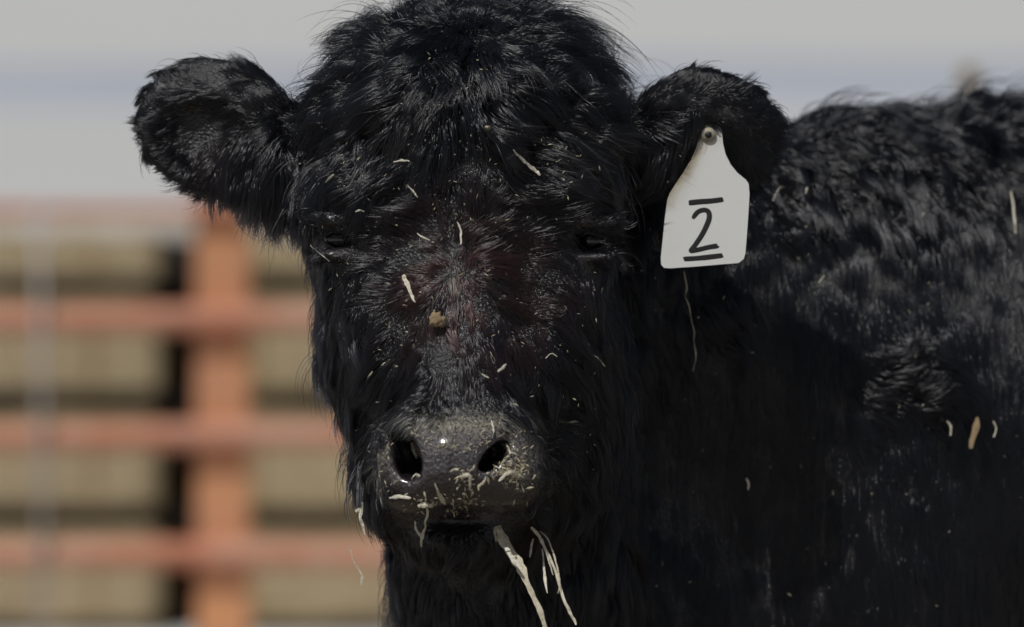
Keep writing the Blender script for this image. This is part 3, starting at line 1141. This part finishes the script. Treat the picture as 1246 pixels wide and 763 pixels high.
    # tint
    black = np.array([0.0040, 0.0043, 0.0056])
    tint = black[None] * (1 + 0.35 * rng.normal(size=(N, 1)).clip(-1.5, 1.5) * 0.6)
    br = np.exp(-((pos[:, 0] - 574) / 76) ** 2 - ((pos[:, 1] - 345) / 72) ** 2) * (pos[:, 2] < 120)
    br = np.maximum(br, 0.12 * np.exp(-((pos[:, 0] - 255) / 60) ** 2 - ((pos[:, 1] - 175) / 50) ** 2))
    br = br * np.clip(0.8 + 0.5 * NC(pos + 90), 0.1, 1.3)
    tint = tint * (1 - 0.9 * br[:, None].clip(0, 1)) + np.array([0.032, 0.0145, 0.0135]) * (0.9 * br[:, None].clip(0, 1))
    du = np.exp(-((pos[:, 1] - 512) / 20) ** 2 - (np.abs(pos[:, 0] - 560) / 88) ** 4) * (pos[:, 2] < 0)
    du = np.maximum(du, 0.75 * np.exp(-((pos[:, 0] - 552) / 9) ** 2 - ((pos[:, 1] - 330) / 26) ** 2) * (pos[:, 2] < 60))
    du = np.maximum(du, 0.5 * np.exp(-((pos[:, 0] - 505) / 14) ** 2 - ((pos[:, 1] - 145) / 24) ** 2) * (pos[:, 2] < 90))
    du = np.maximum(du, 0.40 * np.exp(-((pos[:, 0] - 680) / 45) ** 2 - ((pos[:, 1] - 190) / 32) ** 2) * (pos[:, 2] < 110))
    du = np.maximum(du, 0.4 * np.exp(-((pos[:, 0] - 648) / 24) ** 2 - ((pos[:, 1] - 560) / 40) ** 2) * (pos[:, 2] < 10))
    du = np.maximum(du, 0.35 * np.exp(-((pos[:, 0] - 460) / 16) ** 2 - ((pos[:, 1] - 570) / 34) ** 2) * (pos[:, 2] < 10))
    sel = rng.random(N) < du * np.clip(0.55 + 0.45 * NB(pos * 2.2), 0.05, 1)
    tint[sel] = np.array([0.34, 0.30, 0.21]) * rng.uniform(0.4, 1.2, (int(sel.sum()), 1))
    fl_ = rng.random(N) < 0.0012
    tint[fl_] = np.array([0.10, 0.09, 0.075])
    # to world
    pts[..., 1] *= -1
    W = V2W(pts.reshape(-1, 3)) - np.array(calf_loc)
    rad = np.empty((N, K))
    rbase = np.where(isear, 0.32, np.where(isbody, 0.42, 0.34)) * rng.uniform(0.7, 1.25, N) * np.where(length < 14, 0.75, 1)
    prof = np.array([1, 1.0, 0.95, 0.85, 0.7, 0.48, 0.12])
    rad[:] = rbase[:, None] * prof[None] * S
    hc = bpy.data.hair_curves.new('coat')
    hc.add_curves([K] * N)
    hc.attributes['position'].data.foreach_set('vector', W.astype(np.float32).ravel())
    ra = hc.attributes.get('radius') or hc.attributes.new('radius', 'FLOAT', 'POINT')
    ra.data.foreach_set('value', rad.astype(np.float32).ravel())
    ta = hc.attributes.new('tint', 'FLOAT_COLOR', 'CURVE')
    ta.data.foreach_set('color', np.concatenate([tint.clip(0.002, 1), np.ones((N, 1))], 1).astype(np.float32).ravel())
    hc.materials.append(M['hair'])
    o = bpy.data.objects.new('coat', hc)
    COL.objects.link(o)
    o.parent = calf
    o['kind'] = 'stuff'
    return o


N_HAIR = 470000
make_coat()

# ------------------------------------------------------------------ things on and by the calf
bvh = BVHTree.FromPolygons([Vector(v) for v in BW], [tuple(q) for q in BQ])


def on_calf(x, y, off=9.0):
    """world point on the calf's coat seen at photo (x, y), off px in front of the skin"""
    v = (x - CX) * S / DIST * VR + (CY - y) * S / DIST * VU + VF
    d = Vector(v).normalized()
    hit = bvh.ray_cast(Vector(CAM), d)
    if hit[0] is None:
        return None
    return np.array(hit[0] - d * off * S)


def strip(name, pts2, widths, off, mat, flat=0.22, dmin=None, d0=None):
    """flattened stalk through photo points; d0 = fixed depth list, else lies on the coat"""
    P = []
    last = None
    for i, (x, y) in enumerate(pts2):
        if d0 is not None:
            dd = d0[i] if hasattr(d0, '__len__') else d0
            p = V2W(Pp(x, y, dd))
        else:
            p = on_calf(x, y, off)
            if p is None:
                p = last if last is not None else V2W((x, y, 0))
        last = p
        P.append(np.asarray(p, float))
    c = P[0].copy()
    rs = random.Random(int(pts2[0][0] * 13 + pts2[0][1] * 7))
    wf = [w * S * 0.5 * (1.0 if max(widths) > 9 else 0.85) * rs.uniform(0.7, 1.2) for w in widths]
    P = [p + np.array([rs.uniform(-1, 1), rs.uniform(-1, 1), rs.uniform(-1, 1)]) * S * 0.5 * min(1, max(widths) / 5) for p in P]
    vs, fs = tube([p - c for p in P], wf, 5, flat, up=(rs.uniform(-.5, .5), -1, rs.uniform(-.4, .4)))
    o = link(name, mesh_from(name, vs, fs, False), mat)
    o.location = c
    return o


def smooth_pts(p, n=3):
    out = []
    for i in range(len(p) - 1):
        p0 = p[max(i - 1, 0)]; p1 = p[i]; p2 = p[i + 1]; p3 = p[min(i + 2, len(p) - 1)]
        for k in range(n):
            t = k / n
            out.append(tuple(0.5 * ((2 * p1[j]) + (-p0[j] + p2[j]) * t + (2 * p0[j] - 5 * p1[j] + 4 * p2[j] - p3[j]) * t * t + (-p0[j] + 3 * p1[j] - 3 * p2[j] + p3[j]) * t ** 3) for j in range(len(p1))))
    out.append(p[-1])
    return out


def stalk(ctrl, label, off=9.0, mat='straw', name='hay_stalk', flat=0.22, d=None, group=None, cat='hay stalk'):
    """ctrl: (x, y, width) control points"""
    q = smooth_pts(ctrl)
    dd = None
    if d is not None:
        dd = list(np.interp(np.linspace(0, 1, len(q)), np.linspace(0, 1, len(d)), d))
    o = strip(name, [(a, b) for a, b, _ in q], [max(w, 0.6) for _, _, w in q], off, M[mat], flat, d0=dd)
    tag(o, label, cat, group)
    return o


G1 = 'hay stalks hanging from the mouth'
md = -62
stalk([(606, 640, 9), (612, 655, 14), (622, 672, 15), (633, 688, 15), (640, 705, 9), (650, 727, 8), (658, 745, 8), (666, 775, 6), (670, 800, 3)], 'longest and broadest pale hay blade hanging from the mouth', d=[-70, -95, -110, -118, -120], group=G1)
stalk([(613, 661, 3), (618, 670, 7), (626, 682, 8), (634, 692, 4)], 'short side leaf splitting off the broad hay blade below the mouth', d=[-99, -112, -118], group=G1)
stalk([(646, 642, 4), (656, 652, 6), (662, 664, 5), (672, 685, 5), (679, 705, 4.5), (686, 728, 4), (694, 745, 4.5), (700, 757, 4), (701, 760, 1)], 'thin long hay stalk right of the broad blade with a straight lower end', d=[-60, -90, -105, -112], group=G1)
stalk([(657, 646, 2), (666, 655, 3), (673, 672, 3), (678, 690, 3), (681, 705, 2), (679, 722, 1)], 'thread thin hay stem curving beside the thin long stalk', d=[-58, -92, -108], group=G1)
stalk([(660, 655, 2), (664, 672, 2.5), (669, 686, 2), (673, 700, 1)], 'short fine hay thread in front of the thin long stalk', d=[-72, -100, -112], group=G1)
stalk([(602, 643, 4), (603, 652, 5), (604, 659, 2)], 'tiny hay scrap on the lip just left of the broad blade', d=[-72, -82], group=G1)
stalk([(649, 656, 2), (647, 665, 5), (646, 673, 4), (645, 678, 2)], 'stubby hay flake between the broad blade and the thin stalk', d=[-66, -84], group=G1)
stalk([(660, 668, 2), (662, 690, 4), (664, 710, 4), (666, 722, 1)], 'slim hay leaf hanging between the broad blade and the thin stalk', d=[-66, -95, -104], group=G1)
G2 = 'hay scraps on the lower lip'
stalk([(509, 616, 5), (518, 614, 9), (527, 616, 4)], 'flat pale hay cap on the upper lip left of the mouth', group=G2, off=7, flat=.4)
stalk([(520, 617, 3), (520, 626, 4), (517, 636, 4), (518, 642, 3), (514, 650, 6), (513, 658, 5), (513, 666, 3)], 'crooked hay stem hanging down from the flat cap left of the mouth', group=G2, d=[-122, -112, -96, -90])
stalk([(505, 634, 1.5), (506, 643, 3.5), (511, 652, 3), (514, 655, 2)], 'small hooked hay blade left of the crooked stem', group=G2, d=[-110, -98, -92])
stalk([(474, 606, 3), (485, 604, 6), (500, 606, 3)], 'horizontal spindle of hay on the left side of the muzzle', group=G2, off=9)
stalk([(529, 588, 1.5), (534, 600, 4), (538, 608, 7), (541, 612, 4)], 'upright hay leaf on the nose above the crooked stem', group=G2, off=5)
stalk([(529, 625, 2.5), (538, 621, 4), (548, 622, 3), (556, 622, 2)], 'level hay twig along the upper lip under the nose', group=G2, off=6)
stalk([(551, 608, 2), (552, 618, 3), (553, 629, 2)], 'short upright hay twig crossing the level twig on the lip', group=G2, off=8)
G3 = 'hay scraps along the left jaw edge'
stalk([(432, 622, 5), (440, 619, 5), (438, 630, 5), (442, 640, 4), (444, 651, 2)], 'ragged hay scrap caught on the left edge of the jaw', group=G3, d=[-2, -6, -4])
stalk([(441, 611, 2), (441, 620, 3), (440, 628, 2)], 'little upright hay tip above the ragged scrap on the jaw edge', group=G3, d=[-6, -8])
stalk([(426, 665, 2), (428, 676, 2), (433, 688, 2.5), (439, 697, 2.5), (441, 703, 5), (440, 711, 3)], 'wavy hay thread dangling at the left edge below the jaw', group=G3, d=[60, 60, 60])
G4 = 'hay slivers lying on the face'
face = [
    ([(623, 182, 2), (632, 190, 4), (641, 199, 5), (652, 207, 6), (657, 213, 3)], 'long pale hay sliver on the forehead right of the middle'),
    ([(643, 148, 3), (646, 153, 5), (642, 150, 2)], 'small hay flake high on the right forehead'),
    ([(744, 181, 5), (749, 187, 4), (749, 197, 5), (748, 206, 3)], 'forked hay sliver at the right edge of the forehead'),
    ([(479, 197, 2), (489, 195, 4), (498, 196, 2)], 'short level hay sliver on the left forehead'),
    ([(495, 225, 2), (502, 232, 3), (508, 240, 2)], 'small slanting hay sliver under the left forehead tuft'),
    ([(396, 222, 2), (401, 217, 4), (406, 212, 2)], 'small hay sliver above the left eye'),
    ([(432, 258, 1.5), (437, 256, 3), (443, 257, 2)], 'thin level hay sliver between left eye and forehead'),
    ([(556, 270, 2), (560, 278, 4), (561, 288, 4), (561, 297, 2)], 'upright hay sliver on the whorl between the eyes'),
    ([(508, 284, 1.5), (515, 289, 3), (523, 292, 2)], 'faint slanting hay sliver left of the whorl'),
    ([(491, 335, 5), (494, 342, 8), (498, 352, 6), (502, 361, 5), (505, 368, 2)], 'broad pale hay sliver on the left of the nose bridge'),
    ([(443, 466, 2), (447, 460, 3.5), (453, 452, 2)], 'slanting hay sliver on the left cheek'),
    ([(722, 432, 2), (729, 437, 3), (736, 446, 2.5)], 'slanting hay sliver on the right cheek'),
    ([(606, 452, 3), (611, 448, 6), (616, 443, 2)], 'small hay flake on the right of the nose bridge'),
    ([(586, 455, 1.5), (591, 458, 3), (595, 460, 1.5)], 'small hay flake beside the one right of the nose bridge'),
    ([(664, 436, 1), (671, 430, 1.5), (678, 434, 2)], 'fine hay thread on the inner right cheek'),
    ([(598, 512, 3), (600, 520, 4), (601, 526, 2)], 'upright hay flake on the dusty band above the nose'),
    ([(693, 514, 1.5), (700, 513, 3), (706, 515, 1.5)], 'faint level hay flake on the cheek right of the nose'),
    ([(716, 663, 1.5), (719, 656, 2.5), (723, 652, 3)], 'tiny bright hay flake on the right jaw'),
    ([(378, 298, 0.8), (381, 302, 1.5), (401, 318, 1.5)], 'fine curved hay hair under the left eye'),
    ([(616, 540, 2), (619, 546, 4), (621, 552, 2)], 'leaf like hay flake above the right nostril'),
    ([(607, 585, 3), (614, 578, 6), (622, 575, 7), (632, 580, 5)], 'yellow clump of chewed hay below the right nostril'),
    ([(560, 580, 3), (570, 578, 7), (572, 586, 5), (572, 597, 3)], 'crumbly hay clump in the middle of the nose'),
    ([(582, 592, 4), (589, 586, 4), (591, 580, 2)], 'small hay bit between nose middle and right nostril'),
    ([(501, 582, 3), (506, 577, 5), (511, 580, 3)], 'pale hay bit on the lower rim of the left nostril'),
    ([(501, 538, 4), (503, 547, 7), (507, 558, 3)], 'pale crust on the inner rim of the left nostril'),
    ([(548, 574, 2), (553, 571, 4), (558, 572, 2)], 'small slanted hay fleck on the centre of the nose'),
]
for ctrl, lab in face:
    stalk(ctrl, lab, off=(22 if ctrl[0][1] < 250 else 16) if ctrl[0][1] < 500 else 7, group=G4, name='hay_sliver', cat='hay sliver', flat=0.3)
G5 = 'hay slivers lying on the neck and flank'
for ctrl, lab in [
    ([(1230, 233, 3), (1233, 250, 4.5), (1235, 270, 4), (1236, 284, 2)], 'long upright pale sliver on the flank near the right edge'),
    ([(1189, 508, 4), (1188, 520, 9), (1184, 534, 8), (1181, 546, 4)], 'broad tan leaf lying on the lower flank'),
    ([(1152, 512, 2), (1157, 519, 4), (1157, 530, 3)], 'small hay flake left of the tan leaf on the flank'),
    ([(1209, 512, 2), (1212, 522, 3), (1209, 532, 2)], 'curved hay flake right of the tan leaf on the flank'),
    ([(832, 330, .8), (836, 350, 2.2), (834, 360, .8), (839, 374, 2), (841, 388, .7), (845, 405, 2), (844, 415, .7), (847, 430, 1.8), (846, 440, .6), (843, 452, 1)], 'long wavy hay thread hanging on the neck below the tag'),
    ([(908, 582, 2.5), (911, 589, 4), (910, 596, 2)], 'small upright hay flake low on the dark neck'),
    ([(996, 345, 1.5), (1000, 339, 2.5), (1003, 335, 1.5)], 'tiny slanting hay flake on the upper flank'),
    ([(980, 236, 1), (982, 228, 2.5)], 'tiny pale fleck on the neck above the shoulder'),
    ([(1121, 264, 1), (1125, 258, 2.5)], 'tiny pale fleck high on the flank below the back'),
    ([(940, 245, 1), (948, 229, 1.5), (955, 228, 1)], 'faint hay thread on the neck right of the tag'),
]:
    stalk(ctrl, lab, off=30, group=G5, name='hay_sliver', cat='hay sliver', mat='crumb' if 'broad tan' in lab else 'straw', flat=.3)


# mud crumb on the nose bridge
def blob(name, x, y, rx, ry, rd, mat, off, seed, sub=3):
    c = on_calf(x, y, off)
    bm = bmesh.new()
    bmesh.ops.create_icosphere(bm, subdivisions=sub, radius=1)
    rr = SineNoise(1.1, seed)
    P = np.array([v.co for v in bm.verts])
    d = 1 + 0.22 * rr(P) + 0.1 * rr(P * 2.3 + 5)
    for v, k in zip(bm.verts, d):
        v.co = Vector((v.co.x * rx * S * k, v.co.y * rd * S * k, v.co.z * ry * S * k))
    o = link(name, bm_mesh(name, bm, True), M[mat])
    o.location = c
    return o


tag(blob('mud_crumb', 532, 389, 8, 9, 4, 'crumb', 13, 5), 'tan crumb of dried mud stuck on the nose bridge', 'mud crumb')
tag(blob('mud_crumb', 593, 156, 4.5, 2.6, 3, 'chaff', 26, 6), 'small pale crumb caught in the middle of the topknot', 'mud crumb')


# chaff: tiny bits nobody could count
def make_chaff():
    vs, fs = [], []
    rr = random.Random(5)
    spots = []
    for _ in range(200):      # across the face
        y_ = rr.uniform(60, 500)
        spots.append((rr.gauss(570, 100), y_, rr.uniform(0.8, 2.7), 22 if y_ < 240 else 16))
    for _ in range(36):
        spots.append((rr.gauss(410, 22), rr.gauss(190, 40), rr.uniform(1.2, 3.0), 16))
    for _ in range(34):
        spots.append((rr.gauss(690, 26), rr.gauss(188, 22), rr.uniform(0.9, 2.8), 20))
    for _ in range(170):      # nose top
        spots.append((rr.gauss(560, 42), rr.gauss(522, 12), rr.uniform(0.8, 2.2), 5))
    for _ in range(70):
        spots.append((rr.gauss(555, 34), rr.gauss(541, 6), rr.uniform(1.0, 3.0), 2))
    for _ in range(110):
        spots.append((rr.gauss(622, 14), rr.gauss(574, 11), rr.uniform(1.2, 4.4), 5))
    for _ in range(40):
        spots.append((rr.gauss(570, 10), rr.gauss(590, 14), rr.uniform(1.2, 3.8), 4))
    for _ in range(70):
        spots.append((rr.gauss(548, 28), rr.gauss(613, 7), rr.uniform(1, 3.4), 3))
    for _ in range(22):
        spots.append((rr.gauss(625, 10), rr.gauss(545, 9), rr.uniform(1, 3), 4))
    for _ in range(16):
        spots.append((rr.gauss(470, 8), rr.gauss(560, 18), rr.uniform(1.2, 3), 6))
    for _ in range(60):
        spots.append((rr.uniform(780, 1240), rr.uniform(180, 740), rr.uniform(1.0, 2.4), 28))
    for _ in range(20):
        spots.append((rr.uniform(690, 760), rr.uniform(320, 680), rr.uniform(1.0, 2.4), 22))
    for x, y, s, off in spots:
        p = on_calf(x, y, off)
        if p is None:
            continue
        if 478 < x < 512 and 535 < y < 585:
            continue
        a = rr.uniform(0, math.pi)
        lx, lz = math.cos(a), math.sin(a)
        L_, w_ = s * rr.uniform(0.7, 1.8) * S, s * rr.uniform(0.2, 0.5) * S
        b0 = len(vs)
        tz = rr.uniform(-0.6, 0.6)
        for su, sv, sw in ((-1, 0, 0), (0, -1, .6), (0, 1, .6), (1, 0, 0), (0, 0, -1.0), (0, 0, 1.0)):
            vs.append((p[0] + su * L_ * lx - sv * w_ * lz, p[1] + su * L_ * tz + sw * w_ * 0.6, p[2] + su * L_ * lz + sv * w_ * lx))
        for tri in ((0, 1, 4), (1, 3, 4), (3, 2, 4), (2, 0, 4), (1, 0, 5), (3, 1, 5), (2, 3, 5), (0, 2, 5)):
            fs.append(tuple(b0 + k for k in tri))
    o = link('chaff', mesh_from('chaff', vs, fs), M['chaff'])
    tag(o, 'fine pale hay chaff scattered over the face, nose and neck', 'chaff', kind='stuff')


make_chaff()


# ------------------------------------------------------------------ ear tag
def build_tag():
    c0 = V2W(Pp(862, 240, TAG_D))
    root = empty('ear_tag', tuple(c0))
    tag(root, 'white plastic ear tag with handwritten 2 hanging from the right ear', 'ear tag')
    out = [(853, 158), (858, 153), (868, 151), (876, 154), (878.5, 162), (880, 176), (883, 188), (889, 200), (897, 210), (908, 219), (911, 224), (912, 236), (910.5, 262), (908.5, 290), (907, 308), (905, 315), (899, 320),
           (880, 321.5), (845, 324.5), (815, 326.5), (808, 326), (804.5, 322), (804, 314), (806.5, 290), (809, 265), (812, 243), (815, 235), (822, 224), (832, 209), (841, 194), (847, 180), (851, 168)]
    def pt(x, y, o=0.0):
        # the tag leans a little: its foot is nearer the camera
        d = TAG_D - (y - 160) * 0.10 + (x - 860) * 0.05 + o
        return V2W(Pp(x, y, d)) - c0
    th = 2.0
    bm = bmesh.new()
    # grid-filled front for the brown tint attribute
    vf = [bm.verts.new(pt(x, y, 0)) for x, y in out]
    vb = [bm.verts.new(pt(x, y, th)) for x, y in out]
    bm.faces.new(vf); bm.faces.new(list(reversed(vb)))
    n = len(out)
    for i in range(n):
        j = (i + 1) % n
        bm.faces.new((vf[j], vf[i], vb[i], vb[j]))
    bmesh.ops.recalc_face_normals(bm, faces=bm.faces[:])
    bmesh.ops.triangulate(bm, faces=[f for f in bm.faces if len(f.verts) > 4])
    for _ in range(3):
        bmesh.ops.subdivide_edges(bm, edges=[e for e in bm.edges if e.calc_length() > 9 * S], cuts=1)
        bmesh.ops.triangulate(bm, faces=[f for f in bm.faces if len(f.verts) > 4])
    me = bm_mesh('plate', bm)
    co = np.array([v.co for v in me.vertices]) + c0
    v = np.array(W2V(co[:, None, :].reshape(-1, 3))).T if False else None
    gr = []
    for p in co:
        q = W2V(p)
        k = 1 + q[2] * S / DIST
        x, y = CX + (q[0] - CX) / k, CY + (q[1] - CY) / k
        # browner along the left shoulder and round the stud
        edge = 0.0
        for (ax, ay, bx, by) in ((857, 160, 838, 200), (838, 200, 812, 245)):
            tt = max(0, min(1, ((x - ax) * (bx - ax) + (y - ay) * (by - ay)) / ((bx - ax) ** 2 + (by - ay) ** 2)))
            edge = max(edge, math.exp(-(math.hypot(x - ax - tt * (bx - ax), y - ay - tt * (by - ay)) / 9) ** 2))
        gr.append(min(1, 1.0 * edge + 0.5 * math.exp(-((y - 160) / 14) ** 2)))
    a = me.attributes.new('brown_tint', 'FLOAT', 'POINT')
    a.data.foreach_set('value', np.array(gr, np.float32))
    me.materials.append(M['tag'])
    pl = link('plate', me, None, root, False)
    # stud
    bm = bmesh.new()
    bmesh.ops.create_cone(bm, cap_ends=True, segments=24, radius1=9.5 * S, radius2=8.5 * S, depth=4 * S)
    es = [e for e in bm.edges if e.is_boundary or len(e.link_faces) == 2 and e.calc_face_angle(0) > 0.5]
    bmesh.ops.bevel(bm, geom=es, offset=1.0 * S, segments=2, affect='EDGES')
    sm = bm_mesh('stud', bm, True)
    so = link('stud', sm, M['stud'], root, False)
    so.location = Vector(pt(862, 164, -3))
    so.rotation_euler = (R(90), 0, 0)
    bm = bmesh.new()
    bmesh.ops.create_cone(bm, cap_ends=True, segments=16, radius1=4.6 * S, radius2=3.6 * S, depth=3 * S)
    po = link('pin', bm_mesh('pin', bm, True), M['ink'], so, False)
    po.location = (0, 0, 2.6 * S)
    # handwriting
    def ink(name, ctrl):
        q = smooth_pts(ctrl, 6)
        P = [pt(x, y, -0.35) for x, y, _ in q]
        vs, fs = tube(P, [w * 0.72 * S for _, _, w in q], 10, 0.08, up=(0.03, -1, 0.05))
        link(name, mesh_from(name, vs, fs), M['ink'], root, False)
    ink('written_bar', [(838, 247, 3.0), (840, 246.8, 4.6), (852, 245.6, 4.8), (866, 244.6, 4.6), (878, 243, 4.4), (880, 242.6, 3)])
    ink('written_two', [(843, 266, 2.6), (845.5, 262, 4.0), (850, 257.5, 4.2), (857, 255.6, 4.2), (862, 258, 4.4), (863, 265, 4.6), (860, 274, 4.6), (854, 286, 4.4), (846, 298, 4.2), (841, 304.5, 4.2),
                        (843, 305.2, 4.2), (852, 303.4, 4.2), (862, 301, 4.2), (872, 299.4, 4.4), (873.4, 299.0, 3)])
    ink('written_bar', [(832, 315.4, 2.6), (834, 315.2, 4.2), (848, 314.4, 4.2), (862, 313.0, 4.6), (877, 311.2, 4.2), (879.5, 310.6, 3)])


TAG_D = 40.0
pp = [on_calf(x, y, 0) for x, y in ((862, 160), (850, 200), (890, 210), (862, 300))]
ds = [W2V(p)[2] for p in pp if p is not None]
TAG_D = ds[0] - 9
build_tag()
